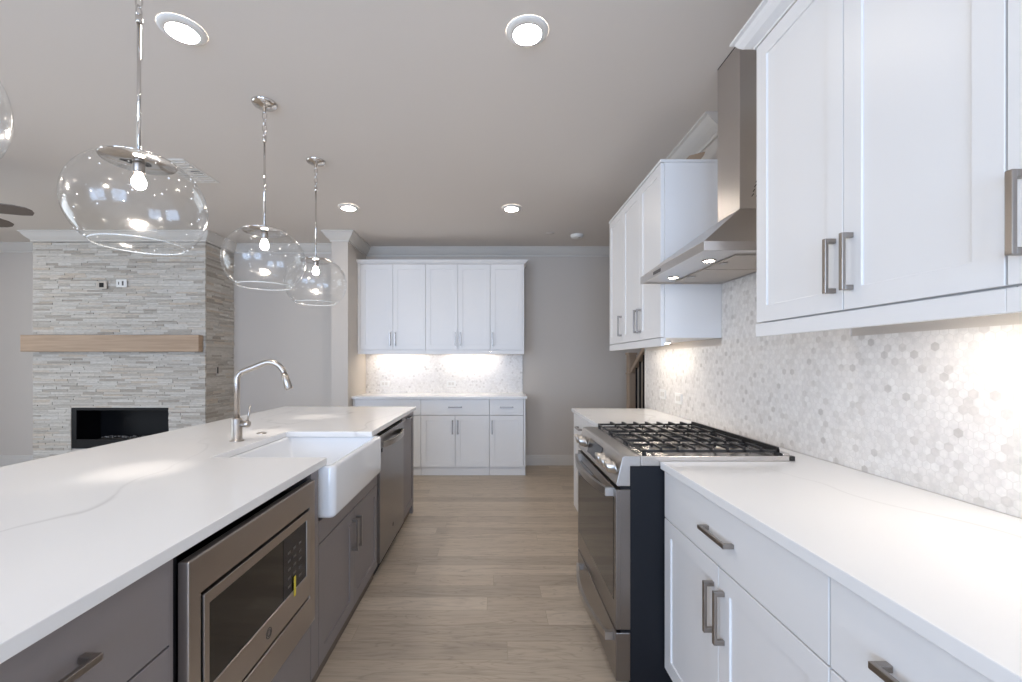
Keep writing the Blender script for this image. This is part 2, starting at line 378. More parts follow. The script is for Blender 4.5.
b = MB(); b.sweep([(.364, YB), (3.05, YB)], BBP); struct(b, 'baseboard_back', 'trim')
b = MB(); b.sweep([(-3.17, YM), (-1.802, YM), (-1.802, YS), (-1.619, YS)], BBP); struct(b, 'baseboard_middle', 'trim')
b = MB(); b.sweep([(-6.5, YL), (-5.14, YL)], [(o, z*1.3) for o, z in BBP]); struct(b, 'baseboard_left', 'trim')
# backsplash tiles
b = MB(); b.prism([(-.1, .9145), (3.79, .9145), (3.79, 1.4), (2.519, 1.4), (2.519, 1.95), (1.612, 1.95), (1.612, 1.4), (-.1, 1.4)], XW, XW+.0075, 'bca')
struct(b, 'wall_right_backsplash', 'hexY')
b = MB(); b.box(-1.617, .361, YB-.008, YB-.0005, .9145, 1.4); struct(b, 'wall_back_backsplash', 'hexX')
b = MB(); b.box(XW-.003, XW+.131, 3.7905, 3.80, 0, H-.11); struct(b, 'trim_3', 'trim')

# ------------------------------------------------------------------ cabinetry
def frR(F): return lambda u, v, z: (F-v, u, z)      # faces -x, u runs along +y
def frI(F): return lambda u, v, z: (F+v, u, z)      # faces +x
def frB(F): return lambda u, v, z: (u, F-v, z)      # faces -y
HL = .155
def handle(T, parent, u, z, vertical=True, L=HL, big=1):
    b = MB(T); w_ = .0065*big; so = .032
    if vertical:
        b.box(u-w_, u+w_, so-.010, so, z-L/2, z+L/2)
        for zz in (z-L/2, z+L/2-.014): b.box(u-w_, u+w_, 0.0005, so-.009, zz, zz+.014)
    else:
        b.box(u-L/2, u+L/2, so-.010, so, z-w_, z+w_)
        for uu in (u-L/2, u+L/2-.014): b.box(uu, uu+.014, 0.0005, so-.009, z-w_, z+w_)
    b.build('handle', 'nickel', parent, .0015)
def shaker(T, parent, u0, u1, z0, z1, m, name='door', rail=.058):
    g = .0015; u0 += g; u1 -= g; z0 += g; z1 -= g
    b = MB(T); t = .02
    b.ring((u0, u1, z0, z1), (u0+rail, u1-rail, z0+rail, z1-rail), -t, 0)
    b.box(u0+rail-.001, u1-rail+.001, -t+.001, -.0055, z0+rail-.001, z1-rail+.001)
    return b.build(name, m, parent, .0012, seg=1)
def slab(T, parent, u0, u1, z0, z1, m, name='drawer'):
    g = .0015; b = MB(T); b.box(u0+g, u1-g, -.02, 0, z0+g, z1-g); return b.build(name, m, parent, .0018)
def carcass(T, parent, u0, u1, z0, z1, depth, m, top=True, solid_ends=True):
    b = MB(T); t = .016; v0 = -depth; v1 = -.0215
    b.box(u0+.0005, u0+t, v0, v1, z0, z1); b.box(u1-t, u1-.0005, v0, v1, z0, z1)
    b.box(u0+t, u1-t, v0, v1, z0, z0+t); b.box(u0+t, u1-t, v0, v0+.008, z0+t, z1)
    if top: b.box(u0+t, u1-t, v0, v1, z1-t, z1)
    return b.build('body', m, parent)
def upper(name, T, label, u0, u1, doors, hands, depth, m='cab', z0=1.445, z1=2.462, group=None, rail=True, rail_ret=False, stile0=0, stile1=0, zb=None):
    p = T((u0+u1)/2, -depth/2, z0); r = thing(name, label, 'cabinet', p, group)
    carcass(T, r, u0, u1, z0, z1, depth, m)
    if stile0: b = MB(T); b.box(u0, u0+stile0-.001, -.0215, -.001, z0, z1); b.build('stile', m, r)
    if stile1: b = MB(T); b.box(u1-stile1+.001, u1, -.0215, -.001, z0, z1); b.build('stile', m, r)
    for i, (a, c) in enumerate(zip(doors, doors[1:])):
        d = shaker(T, r, a, c, z0+.003, z1, m)
        hu = a+.03 if hands[i] == 0 else c-.03
        handle(T, d, hu, 1.577)
    if rail:
        b = MB(T); b.box(u0, u1, -.020, 0, 1.398, z0-.001); b.box(u0, u1, -.028, -.0205, 1.405, z0-.001); b.build('light_rail', m, r, .001)
    return r

# --- right wall, upper cabinets
TU = frR(.968); DU = XW+.006-.968
upper('upper_cabinet', TU, 'white two-door upper cabinet at the right, nearer side of the hood', .823, 1.61, [.823, 1.206, 1.606], [0, 1][::-1] if False else [1, 0], DU, group=None)
upper('upper_cabinet', TU, 'white upper cabinet cut off by the right edge of the photo', .42, .822, [.42, .822], [1], DU)
upper('upper_cabinet', TU, 'white two-door upper cabinet just beyond the hood', 2.521, 3.27, [2.526, 2.896, 3.27], [1, 0], DU)
upper('upper_cabinet', TU, 'white single-door upper cabinet at the far end of the right wall', 3.271, 3.646, [3.271, 3.644], [0], DU)
# thin capping board over the two far uppers
b = MB(); b.box(.962, XW+.006, 2.515, 3.65, 2.463, 2.478); b.build('cabinet_top_board', 'cab', None, .002, ('white capping board lying on the upper cabinets beyond the hood', 'board'))
# cornice on the near uppers, returned at its far end
CP = [(0, 0), (.004, 0), (.004, .008), (.012, .011), (.030, .020), (.044, .036), (.050, .050), (.062, .053), (.062, .062), (0, .062)]
b = MB(); b.sweep([(XW+.006, 1.611), (.968, 1.611), (.968, .42)], [(o, 2.463+z) for o, z in CP])
b.build('cabinet_cornice', 'cab', None, 0, ('white curved cornice along the top of the near right upper cabinets', 'cornice'))
# offcut on top of far cabinet
b = MB(); b.prism([(1.135, 2.4785), (1.20, 2.4785), (1.235, 2.52), (1.245, 2.545), (1.15, 2.52), (1.13, 2.50)], 2.56, 2.66, 'acb')
b.build('wood_offcut', 'board', None, .001, ('small bare wood offcut left on top of the cabinet beyond the hood', 'offcut'))

# --- right wall, base cabinets
TB = frR(.669); DB = XW+.006-.669
def base(name, T, label, u0, u1, spec, m, depth, toe=.075, zbot=.10, ztop=.884, group=None, toem=None, top=False, ends=(0, 0)):
    """spec: list of ('door'|'drawer'|'panel', ua, ub, za, zb, handle) ; handle None|'l'|'r'|'h'"""
    r = thing(name, label, 'cabinet', T((u0+u1)/2, -depth/2, 0), group)
    carcass(T, r, u0, u1, zbot, ztop, depth, m, top)
    b = MB(T); b.box(u0+.001, u1-.001, -depth+.01, -toe, 0.0005, zbot-.0005); b.build('toe_kick', toem or m, r)
    for k, ua, ub, za, zb_, h in spec:
        if k == 'door': d = shaker(T, r, ua, ub, za, zb_, m)
        else: d = slab(T, r, ua, ub, za, zb_, m, {'drawer': 'drawer', 'panel': 'front_panel'}[k])
        if h == 'l': handle(T, d, ua+.03, zb_-.135)
        elif h == 'r': handle(T, d, ub-.03, zb_-.135)
        elif h == 'h': handle(T, d, (ua+ub)/2, (za+zb_)/2, False, .155 if ub-ua > .3 else .13)
    return r
base('base_cabinet', TB, 'white base cabinet beside the range with one wide drawer over two doors', .868, 1.71,
     [('drawer', .868, 1.708, .697, .882, 'h'), ('door', .868, 1.296, .105, .695, 'r'), ('door', 1.296, 1.708, .105, .695, 'l')], 'cab', DB)
base('base_cabinet', TB, 'white drawer base cabinet at the bottom right edge of the photo', .462, .867,
     [('drawer', .462, .867, .697, .882, 'h'), ('drawer', .462, .867, .405, .695, 'h'), ('drawer', .462, .867, .105, .403, 'h')], 'cab', DB)
base('base_cabinet', TB, 'white base cabinet under the near end of the right worktop', -.08, .461,
     [('drawer', -.08, .461, .697, .882, 'h'), ('door', -.08, .461, .105, .695, 'r')], 'cab', DB)
base('base_cabinet', TB, 'white base cabinet between the range and the far wall opening', 2.505, 3.655,
     [('drawer', 2.506, 3.08, .697, .882, 'h'), ('drawer', 3.08, 3.653, .697, .882, 'h'), ('door', 2.506, 3.08, .105, .695, 'r'), ('door', 3.08, 3.653, .105, .695, 'l')], 'cab', DB)
b = MB(); b.prism([(.654, -.1), (XW-.001, -.1), (XW-.001, 3.671), (.654, 3.671), (.654, 2.501), (1.19, 2.501), (1.19, 1.711), (.654, 1.711)], .885, .914)
b.build('worktop', 'quartz', None, .002, ('white quartz worktop with faint grey veins along the right wall around the range', 'worktop'))

# --- back wall cabinets
TBU = frB(5.156); DBU = YB-.009-5.156
upper('upper_cabinet', TBU, 'leftmost white two-door upper cabinet on the back wall', -1.617, -.811, [-1.585, -1.199, -.811], [1, 0], DBU, stile0=.032)
upper('upper_cabinet', TBU, 'middle white two-door upper cabinet on the back wall', -.81, -.046, [-.81, -.428, -.046], [1, 0], DBU)
upper('upper_cabinet', TBU, 'rightmost white single-door upper cabinet on the back wall', -.045, .356, [-.045, .334], [0], DBU, stile1=.022)
b = MB(); b.sweep([(-1.617, 5.156), (.356, 5.156), (.356, YB-.001)], [(o*.75, 2.463+z*.75) for o, z in CP])
b.build('cabinet_cornice', 'cab', None, 0, ('white cornice along the top of the back wall upper cabinets', 'cornice'))
TBB = frB(4.968); DBB = YB-.009-4.968
base('base_cabinet', TBB, 'left white base cabinet on the back wall, partly hidden by the island', -1.617, -.836,
     [('panel', -1.617, -1.598, .105, .882, None), ('drawer', -1.597, -.836, .697, .882, 'h'), ('door', -1.597, -1.216, .105, .695, 'r'), ('door', -1.216, -.836, .105, .695, 'l')], 'cab', DBB, .04)
base('base_cabinet', TBB, 'middle white base cabinet on the back wall with a drawer over two doors', -.835, -.052,
     [('drawer', -.835, -.052, .697, .882, 'h'), ('door', -.835, -.443, .105, .695, 'r'), ('door', -.443, -.052, .105, .695, 'l')], 'cab', DBB, .04)
base('base_cabinet', TBB, 'right white base cabinet on the back wall with one narrow drawer over one door', -.051, .361,
     [('drawer', -.051, .337, .697, .882, 'h'), ('door', -.051, .337, .105, .695, 'l'), ('panel', .338, .361, .105, .882, None)], 'cab', DBB, .04)
b = MB(); b.box(-1.6175, .377, 4.935, YB-.0085, .885, .914)
b.build('worktop', 'quartz', None, .002, ('white quartz worktop on the back wall cabinets under the lit tiles', 'worktop'))

# --- under-cabinet light strips
def strip(T, label, u0, u1, v0, v1, grp=None):
    r = thing('under_cabinet_light', label, 'light', T((u0+u1)/2, (v0+v1)/2, 1.43), grp)
    b = MB(T); b.box(u0, u1, v0, v1, 1.430, 1.4445); b.build('housing', 'plastic', r)
    b = MB(T); b.box(u0+.01, u1-.01, v0+.006, v1-.006, 1.427, 1.4295); b.build('diffuser', 'strip', r)
strip(TU, 'glowing light strip under the cabinets beyond the hood', 2.86, 3.50, -.20, -.16)
strip(TU, 'glowing light strip under the near right upper cabinets', .50, 1.22, -.20, -.16)
strip(TBU, 'left glowing light strip under the back wall cabinets', -1.50, -.88, -.24, -.20)
strip(TBU, 'right glowing light strip under the back wall cabinets', -.62, .02, -.24, -.20)

# ------------------------------------------------------------------ island
TI = frI(-.703); DI = .80; ZB = .07
def ibase(label, u0, u1, spec, ztop=.884, **k):
    return base('island_cabinet', TI, label, u0, u1, spec, 'grey', DI, toe=.025, zbot=ZB, ztop=ztop, toem='toe', **k)
ibase('grey island cabinet with drawers at the bottom left edge of the photo', .34, .945,
      [('drawer', .34, .945, .691, .882, None), ('drawer', .34, .945, .385, .689, None), ('drawer', .34, .945, ZB+.005, .383, None)])
top_d = [o for o in C.objects if o.name.startswith('drawer') and o.parent and o.parent.get('label', '').startswith('grey island cabinet with drawers')]
for o, z in zip(top_d, (.80, .54, .23)): handle(TI, o, .665, z, False, .165)
# microwave housing: open carcass, stile on the right and a panel below
mw = thing('island_cabinet', 'grey island cabinet that holds the built-in microwave', 'cabinet', TI(1.34, -.4, 0))
b = MB(TI); u0, u1 = .946, 1.744
b.box(u0+.0005, u0+.012, -DI, -.004, ZB, .884); b.box(u1-.016, u1-.0005, -DI, -.0215, ZB, .884); b.box(u0+.012, u1-.016, -DI, -.0215, ZB, ZB+.016)
b.box(u0+.012, u1-.016, -DI, -DI+.008, ZB+.016, .884); b.box(u0+.012, u1-.016, -DI, -.0215, .30, .316)
b.build('body', 'grey', mw)
b = MB(TI); b.box(u0+.012, 1.66, -.5, -.03, .868, .8835); b.box(u0+.0121, u0+.022, -.5, -.004, .55, .8835); b.build('gap_shade', 'black', mw)  # black boxes stand in for the shade in the gap around the microwave
b = MB(TI); b.box(u0+.001, u1-.001, -DI+.01, -.025, 0.0005, ZB-.0005); b.build('toe_kick', 'toe', mw)
slab(TI, mw, 1.670, 1.744, ZB+.005, .882, 'grey', 'stile')
slab(TI, mw, u0+.013, 1.669, ZB+.005, .326, 'grey', 'lower_panel')
# sink base
sk = ibase('grey island cabinet with two doors under the apron sink', 1.745, 2.625,
      [('panel', 1.745, 2.625, .572, .664, None), ('door', 1.745, 2.185, ZB+.005, .570, None), ('door', 2.185, 2.625, ZB+.005, .570, None)], ztop=.664)
b = MB(TI); b.box(2.50, 2.6245, -.30, 0, .665, .884); b.build('corner_stile', 'grey', sk, .001)
ds = [o for o in C.objects if o.parent == sk and o.name.startswith('door')]
handle(TI, ds[0], 2.155, .448); handle(TI, ds[1], 2.215, .448)
ibase('grey island cabinet with one pull-out door at the far end beside the dishwasher', 3.32, 3.80, [])
ec = [o for o in C.objects if o.get('label', '').startswith('grey island cabinet with one pull-out')][0]
d = shaker(TI, ec, 3.322, 3.80, ZB+.005, .882, 'grey'); handle(TI, d, 3.56, .850, False, .16)
b = MB(TI); b.box(3.745, 3.80, -.06, -.001, .0005, ZB-.001); b.build('foot', 'grey', ec)
# back and end panels of the island
b = MB(); b.box(-1.530, -1.5075, .34, 3.80, 0.0005, .884); b.box(-1.5074, -.729, 3.8005, 3.815, .0005, .884)
b.build('island_cladding', 'grey', None, .001, ('grey panelling on the hidden far side of the island', 'cladding'))
b = MB(); b.prism([(-1.838, .10), (-.685, .10), (-.685, 1.783), (-1.165, 1.783), (-1.165, 2.44), (-.685, 2.44), (-.685, 3.822), (-1.838, 3.822)], .885, .914)
b.build('island_worktop', 'quartz', None, .002, ('long white quartz worktop on the grey island, notched for the sink', 'worktop'))

# apron sink
sink = thing('apron_sink', 'white fireclay farmhouse sink set into the front of the island', 'sink', (-.92, 2.12, .67))
b = MB(); X0, X1, Y0, Y1 = -1.19, -.642, 1.752, 2.492
def rl(ins, z, r): return [(x, y, z) for x, y in rrect(X0+ins, X1-ins, Y0+ins, Y1-ins, r)]
L = [rl(.022, .670, .012), rl(.010, .673, .020), rl(.003, .681, .025), rl(0, .692, .027), rl(0, .872, .027), rl(.003, .880, .025), rl(.009, .8838, .02)]
L += [rl(.026, .8838, .016), rl(.032, .880, .016), rl(.036, .872, .02), rl(.040, .72, .03), rl(.052, .700, .04), rl(.08, .695, .05)]
b.loops(L); b.build('basin', 'porc', sink)
b = MB(); b.lathe([(0.001, .003), (.03, .003), (.042, .001), (.045, 0)], (-.93, 2.12, .6955), 24, cap0=True); b.build('drain', 'steel2', sink)

# dishwasher
dw = thing('dishwasher', 'stainless dishwasher in the island just past the sink', 'dishwasher', (-.95, 2.97, 0))
b = MB(TI); b.box(2.632, 3.312, -.58, -.012, .09, .862); b.box(2.632, 3.312, -.50, -.03, .0005, .0895); b.build('tub', 'black', dw)
b = MB(TI); b.box(2.63, 3.315, -.011, .014, .085, .858); dd = b.build('door', 'steel3', dw, .003)
b = MB(TI); n = 14
for i in range(n):
    a0, a1 = i/n, (i+1)/n
    f_ = lambda t: .020+.045*math.sin(PI*t)**.6
    q0, q1 = 2.69+.56*a0, 2.69+.56*a1
    pts = [(q0, f_(a0)-.012), (q1, f_(a1)-.012), (q1, f_(a1)), (q0, f_(a0))]
    b.prism(pts, .778, .812)
b.build('handle', 'steel2', dd, 0)
b = MB(TI); b.box(2.66, 2.685, .0142, .0155, .752, .775); b.build('sensor_window', 'black', dd)
def badge(T, parent, u, v, z, r, m='key'):
    b = MB(T); ring = []
    for (ra, rb, vv) in ((r, r*.86, v+.0012), (r*.62, r*.5, v+.0014)):
        n = 28
        for i in range(n):
            if ra < r and i in (3, 4, 17, 18): continue
            t0, t1 = 2*PI*i/n, 2*PI*(i+1)/n
            b.prism([(u+ra*math.cos(t0), z+ra*math.sin(t0)), (u+ra*math.cos(t1), z+ra*math.sin(t1)), (u+rb*math.cos(t1), z+rb*math.sin(t1)), (u+rb*math.cos(t0), z+rb*math.sin(t0))], v, vv, 'acb')
    o = b.build('logo_badge', m, parent)
    return o
badge(TI, dd, 2.97, .0142, .20, .015)

# microwave
mo = thing('built_in_microwave', 'stainless built-in microwave with trim frame under the island worktop', 'microwave', (-.9, 1.3, .33))
b = MB(TI); O0, O1, P0, P1 = .964, 1.645, .332, .861; I0, I1, J0, J1 = 1.006, 1.600, .438, .770
b.ring((O0, O1, P0, P1), (I0, I1, J0, J1), .001, .026)
b.build('trim_frame', 'steel', mo, .004, seg=3)
b = MB(TI); b.box(.99, 1.63, -.42, -.002, .36, .82); b.box(I0+.001, I1-.001, -.0019, .010, J0+.001, J1-.001); b.build('oven_body', 'black', mo)
b = MB(TI); G0, G1, K0, K1 = 1.030, 1.565, .535, .735; D0, D1, E0, E1 = 1.011, 1.590, .452, .764
b.ring((D0, D1, E0, E1), (G0, G1, K0, K1), .0105, .030)
md = b.build('door', 'steel', mo, .002)
b = MB(TI); b.box(G0, 1.395, .0105, .0265, K0, K1); b.build('window', 'oglass', md)
b = MB(TI); b.box(1.3965, G1, .0105, .027, K0, K1); cp = b.build('control_panel', 'disp', mo)
b = MB(TI)
for i in range(3):
    for j in range(5): b.box(1.425+i*.04, 1.445+i*.04, .0271, .0275, .56+j*.028, .568+j*.028)
b.build('keypad', 'key', cp)
b = MB(TI); b.box(1.462, 1.476, .0305, .031, .515, .582); b.build('sticker', 'yellow', mo)['label'] = 'yellow sticker'
badge(TI, md, 1.30, .0302, .495, .016)

# faucet
fa = thing('kitchen_faucet', 'brushed nickel pull-down faucet with angular spout behind the sink', 'faucet', (-1.272, 2.153, .9145))
fx, fy = -1.272, 2.153
b = MB(); b.lathe([(.0, .0), (.033, 0), (.033, .004), (.026, .008), (.024, .010), (.024, .108), (.022, .112), (.015, .113), (.0, .113)], (fx, fy, .9145), 28); b.build('body', 'faucet', fa)
pts = [(fx, fy, 1.02)]
def arc(cx, cz, r, a0, a1, n=8): return [(cx+r*math.cos(math.radians(a0+(a1-a0)*i/n)), fy, cz+r*math.sin(math.radians(a0+(a1-a0)*i/n))) for i in range(n+1)]
pts += arc(fx+.05, 1.212, .05, 180, 112); pts += arc(-1.112, 1.228, .076, 110, 14, 12)
b = MB(); b.tube(pts, .0135, 14); b.build('spout', 'faucet', fa)
p1 = Vector(pts[-1]); dr = (Vector(pts[-1])-Vector(pts[-2])).normalized()
b = MB(); b.tube([tuple(p1+dr*t) for t in (0, .004, .006, .04, .075, .08)], [.0145, .0145, .0165, .0175, .019, .016], 16); b.build('spray_head', 'faucet', fa)
b = MB(); b.tube([(fx+.02, fy, .998), (fx+.055, fy, .998), (fx+.062, fy, .998)], [.015, .017, .013], 14); lv = b.build('lever_hub', 'faucet', fa)
b = MB(); b.tube([(fx+.05, fy, 1.005), (fx+.058, fy, 1.045), (fx+.066, fy, 1.092)], [.006, .005, .0035], 10); b.build('lever', 'faucet', lv)
b = MB(); b.lathe([(.0, .006), (.020, .006), (.025, .002), (.025, 0)], (-1.271, 2.379, .9145), 28); b.build('sink_air_switch', 'faucet', None, 0, ('flat round nickel button on the worktop right of the faucet', 'button'))

# ------------------------------------------------------------------ range
rg = thing('gas_range', 'stainless slide-in gas range with black side and cast iron grates', 'range', (.86, 2.105, 0))
A0, A1 = 1.717, 2.493
b = MB(); b.box(.539, 1.17, A0+.002, A1-.002, .03, .894)
for x in (.60, 1.10):
    for y in (A0+.06, A1-.06): b.box(x-.02, x+.02, y-.02, y+.02, .0005, .0299)
b.build('body', 'side', rg)
b = MB(); b.box(.580, 1.168, A0, A1, .8945, .934); b.box(1.14, 1.168, A0, A1, .9345, .944); b.build('cooktop', 'cooktop', rg, .003)
b = MB(); b.prism([(.5375, .815), (.486, .815), (.483, .822), (.508, .928), (.516, .934), (.579, .934), (.579, .8942), (.5375, .8942)], A0-.001, A1+.001, 'acb'); cpn = b.build('control_panel', 'steel2', rg, .002)
# sloped panel frame helpers
nx, nz = -(.934-.822), (.508-.483); ln = math.hypot(nx, nz); nx /= ln; nz /= ln
def pan(y, s, o):   # s along slope up (m), o outward
    return (.483+(.025/.109)*s*.97+nx*o, y, .822+s*.97+nz*o)
for y in (1.772, 1.850, 1.928, 2.335, 2.418):
    c = pan(y, .052, 0); b = MB(); L = []
    for r, o in ((.030, .0005), (.030, .007), (.026, .009), (.0245, .038), (.022, .042), (.0001, .043)):
        l = []
        for i in range(24):
            t = 2*PI*i/24; u_ = r*math.cos(t); s_ = r*math.sin(t)
            l.append((c[0]+nx*o+(-nz)*s_*-1*-1, c[1]+u_, c[2]+nz*o+(-nx)*s_))
        L.append(l)
    b.loops(L); k = b.build('knob', 'alu', cpn)
b = MB(); q = [pan(2.005, .018, .0008), pan(2.26, .018, .0008), pan(2.26, .09, .0008), pan(2.005, .09, .0008)]; q2 = [pan(2.005, .018, .003), pan(2.26, .018, .003), pan(2.26, .09, .003), pan(2.005, .09, .003)]
b.loops([q, q2], False); b.build('display', 'disp', cpn)
b = MB(); b.box(.500, .538, A0+.004, A1-.004, .802, .8145); b.box(.500, .538, A0+.004, A1-.004, .236, .2465); b.build('gap_strip', 'black', rg)
def door_bow(parent, z, h, y0, y1, xb, xo):
    b = MB(); n = 20
    g = lambda t: xb-(xb-xo)*math.sin(PI*t)**.75
    P = []; 
    for i in range(n):
        t0, t1 = i/n, (i+1)/n; a, c = y0+(y1-y0)*t0, y0+(y1-y0)*t1
        b.prism([(g(t0), a), (g(t1), c), (g(t1)+.014, c), (g(t0)+.014, a)], z-h/2, z+h/2)
    for y in (y0-.003, y1-.017): b.box(xb-.004, .4809, y, y+.02, z-h/2-.002, z+h/2+.002)
    return b.build('handle', 'steel2', parent)
b = MB(); b.T = lambda u, v, z: (v, u, z); b.ring((A0, A1, .2475, .801), (A0+.03, A1-.03, .352, .762), .481, .4985); b.T = lambda a, c, d: (a, c, d)
b.box(.4986, .5385, A0, A1, .2475, .801)
od = b.build('oven_door', 'steel3', rg, .002)
b = MB(); b.box(.4795, .4984, A0+.0305, A1-.0305, .3525, .7615); b.build('window', 'oglass', od)
door_bow(od, .782, .030, 1.757, 2.40, .452, .415)
b = MB(); b.box(.481, .5385, A0, A1, .045, .2355); dr_ = b.build('storage_drawer', 'steel3', rg, .003)
door_bow(dr_, .200, .028, 1.757, 2.36, .452, .412)
# burners
for (x, y, r) in ((.735, 1.845, .045), (1.01, 1.845, .036), (.735, 2.365, .036), (1.01, 2.365, .045), (.87, 2.105, .05)):
    b = MB(); b.lathe([(r+.03, 0), (r+.026, .007), (r+.004, .009), (r, .012), (0, .012)], (x, y, .9345), 28); bu = b.build('burner', 'alu', rg)
    b = MB(); b.lathe([(r*.95, .0122), (r*.95, .017), (r*.85, .0195), (0, .0195)], (x, y, .9345), 28); b.build('burner_cap', 'iron', bu)
# grates
GX0, GX1 = .592, 1.135
for k in range(3):
    y0 = A0+.012+k*.2515; y1 = y0+.2475; b = MB()
    for y in (y0, y1-.012): b.box(GX0, GX1, y, y+.009, .945, .955)
    b.box(GX0, GX0+.006, y0, y1, .945, .951); b.box(GX1-.012, GX1, y0, y1, .944, .958)
    ym = (y0+y1)/2; b.box(GX0, GX1, ym-.003, ym+.003, .950, .957)
    nb = 9
    for i in range(1, nb):
        x = GX0+.006+(GX1-GX0-.012)*i/(nb-1)
        for (ya, yb) in ((y0, y0+.105), (y1-.105, y1)):
            if i in (0, nb-1, nb//2): ya, yb = y0, y1
            b.prism([(ya, .946), (ya, .966), (ya+.014, .9665), (ya+.02, .956), (ya+.02, .956), (yb-.02, .956), (yb-.014, .9665), (yb, .966), (yb, .946)][:3]+[(yb-.012, .9665), (yb, .966), (yb, .946), (yb-.010, .9575), (ya+.010, .9575)], x-.0044, x+.0044, 'bca')
    for x in (GX0, GX1-.014):
        for y in (y0, y1-.014): b.box(x, x+.014, y, y+.014, .9345, .944)
    b.build('grate', 'iron', rg, 0)
b = MB(); b.box(1.1685, 1.188, A0-.0005, A0+.02, .9145, .932); b.build('end_cap', 'iron', rg)

# ------------------------------------------------------------------ hood
hd = thing('range_hood', 'stainless chimney range hood on the tiled wall above the range', 'hood', (1.08, 2.126, 1.753))
hx, h0, h1 = .843, 1.746, 2.506; cx0, c0, c1 = 1.100, 1.945, 2.140; XB = XW-.001
b = MB()   # sloped canopy: lip then pyramid
lip = [(hx, h0), (XB, h0), (XB, h1), (hx, h1)]; ch = [(cx0, c0), (XB, c0), (XB, c1), (cx0, c1)]
L = [[(x, y, 1.753) for x, y in lip], [(x, y, 1.791) for x, y in lip]]
L.append([(x, y, 1.991) for x, y in ch])
b.loops(L, False, cap0=False, cap1=True)
L2 = [[(x, y, 1.753) for x, y in lip], [(hx+.012, h0+.012, 1.753), (XB-.006, h0+.012, 1.753), (XB-.006, h1-.012, 1.753), (hx+.012, h1-.012, 1.753)],
      [(hx+.012, h0+.012, 1.760), (XB-.006, h0+.012, 1.760), (XB-.006, h1-.012, 1.760), (hx+.012, h1-.012, 1.760)]]
b.loops(L2, False, cap0=False, cap1=True)
b.build('canopy', 'hood', hd, .0012)
b = MB(); b.prism([(cx0, c0), (XB, c0), (XB, c1), (cx0, c1)], 1.9915, H-.006)
b.box(cx0-.0012, cx0-.0001, c0, c0+.006, 1.992, H-.006); chm = b.build('chimney', 'hood', hd, .001)
b = MB(); b.prism([(cx0, c0), (XB-.004, c0), (XB-.004, c1), (cx0, c1)], H-.0058, H-.001); b.build('chimney_gap', 'black', hd)
b = MB()
for i in range(5):
    for j in range(4):
        x = 1.150+i*.020+j*.006; z = 2.045+j*.021
        b.prism([(x, z), (x+.004, z), (x+.013, z+.013), (x+.009, z+.013)], c0-.0012, c0-.0002, 'acb')
b.build('vent_slots', 'black', chm)
for y0, y1 in ((1.835, 2.108), (2.122, 2.445)):
    b = MB(); b.box(1.018, 1.300, y0, y1, 1.7535, 1.7595); fl = b.build('grease_filter', 'mesh', hd, .001)
    b = MB(); b.box(1.025, 1.050, (y0+y1)/2-.02, (y0+y1)/2+.02, 1.7495, 1.7533); b.build('latch', 'steel', fl)
for y in (1.949, 2.335):
    b = MB(); b.lathe([(.030, 0), (.030, .003), (.0, .003)], (.963, y, 1.7565), 24); b.lathe([(.030, 0), (.024, -.001)], (.963, y, 1.7565), 24); lh = b.build('lamp_rim', 'chrome', hd)
    b = MB(); b.lathe([(.0235, -.0006), (.0001, -.0012)], (.963, y, 1.7565), 24); b.build('lamp_lens', 'hoodlamp', lh)
b = MB(); b.box(hx-.002, hx-.0002, 2.20, 2.30, 1.764, 1.780); b.build('switch_panel', 'key', hd)

# ------------------------------------------------------------------ fireplace
fp = thing('stone_fireplace', 'stacked pale ledger stone fireplace with a low black firebox', 'fireplace', (-4.15, 5.1, 0))
b = MB(); FX0, FX1, BX0, BX1, BZ0, BZ1 = -5.10, -3.215, -4.691, -3.608, .345, .798
b.box(FX0, BX0, YS+.02, YL-.001, 0.001, H-.11); b.box(BX1, FX1, YS+.02, YL-.001, 0.001, H-.11); b.box(BX0, BX1, YS+.02, YL-.001, BZ1, H-.11); b.box(BX0, BX1, YS+.02, YL-.001, 0.001, BZ0); b.box(BX0, BX1, 5.2, YL-.001, BZ0, BZ1)
b.build('chimney_breast', 'wall', fp)
b = MB(); tones = []
rnd = random.Random(3)
def stone(x0, x1, y0, y1, z0, z1):
    fs = b.box(x0, x1, y0, y1, z0, z1); t = rnd.random()
    tones.extend([t]*6)
z = .002
while z < H-.112:
    hgt = rnd.choice((.014, .018, .021, .025, .029)); z2 = min(z+hgt, H-.111)
    x = FX0-rnd.uniform(0, .2)
    while x < -3.199:
        x2 = x+rnd.uniform(.08, .32); a, c = max(x, -5.112), min(x2, -3.199)
        d = rnd.uniform(0, .009)
        segs = [(a, c)]
        if z2 > BZ0+.001 and z < BZ1-.001:
            segs = [s for s in ((a, min(c, BX0)), (max(a, BX1), c)) if s[1]-s[0] > .002]
        for s in segs:
            if s[1]-s[0] > .002: stone(s[0], s[1]-.0015, YS-.004-d+.008, YS+.0195, z, z2-.0015)
        x = x2
    for side, xx, ye in ((1, -3.214, YM-.002), (-1, -5.101, YL-.002)):
        y = YS+.02
        while y < ye:
            y2 = min(y+rnd.uniform(.1, .35), ye); d = rnd.uniform(.004, .018)
            if y2-y > .003: stone(min(xx, xx+side*d), max(xx, xx+side*d), y, y2-.0015, z, z2-.0015)
            y = y2
    z = z2
bmf = len(b.b.faces)
lay = b.b.faces.layers.float.new('tone')
b.b.faces.ensure_lookup_table()
for i, f_ in enumerate(b.b.faces): f_[lay] = tones[i]
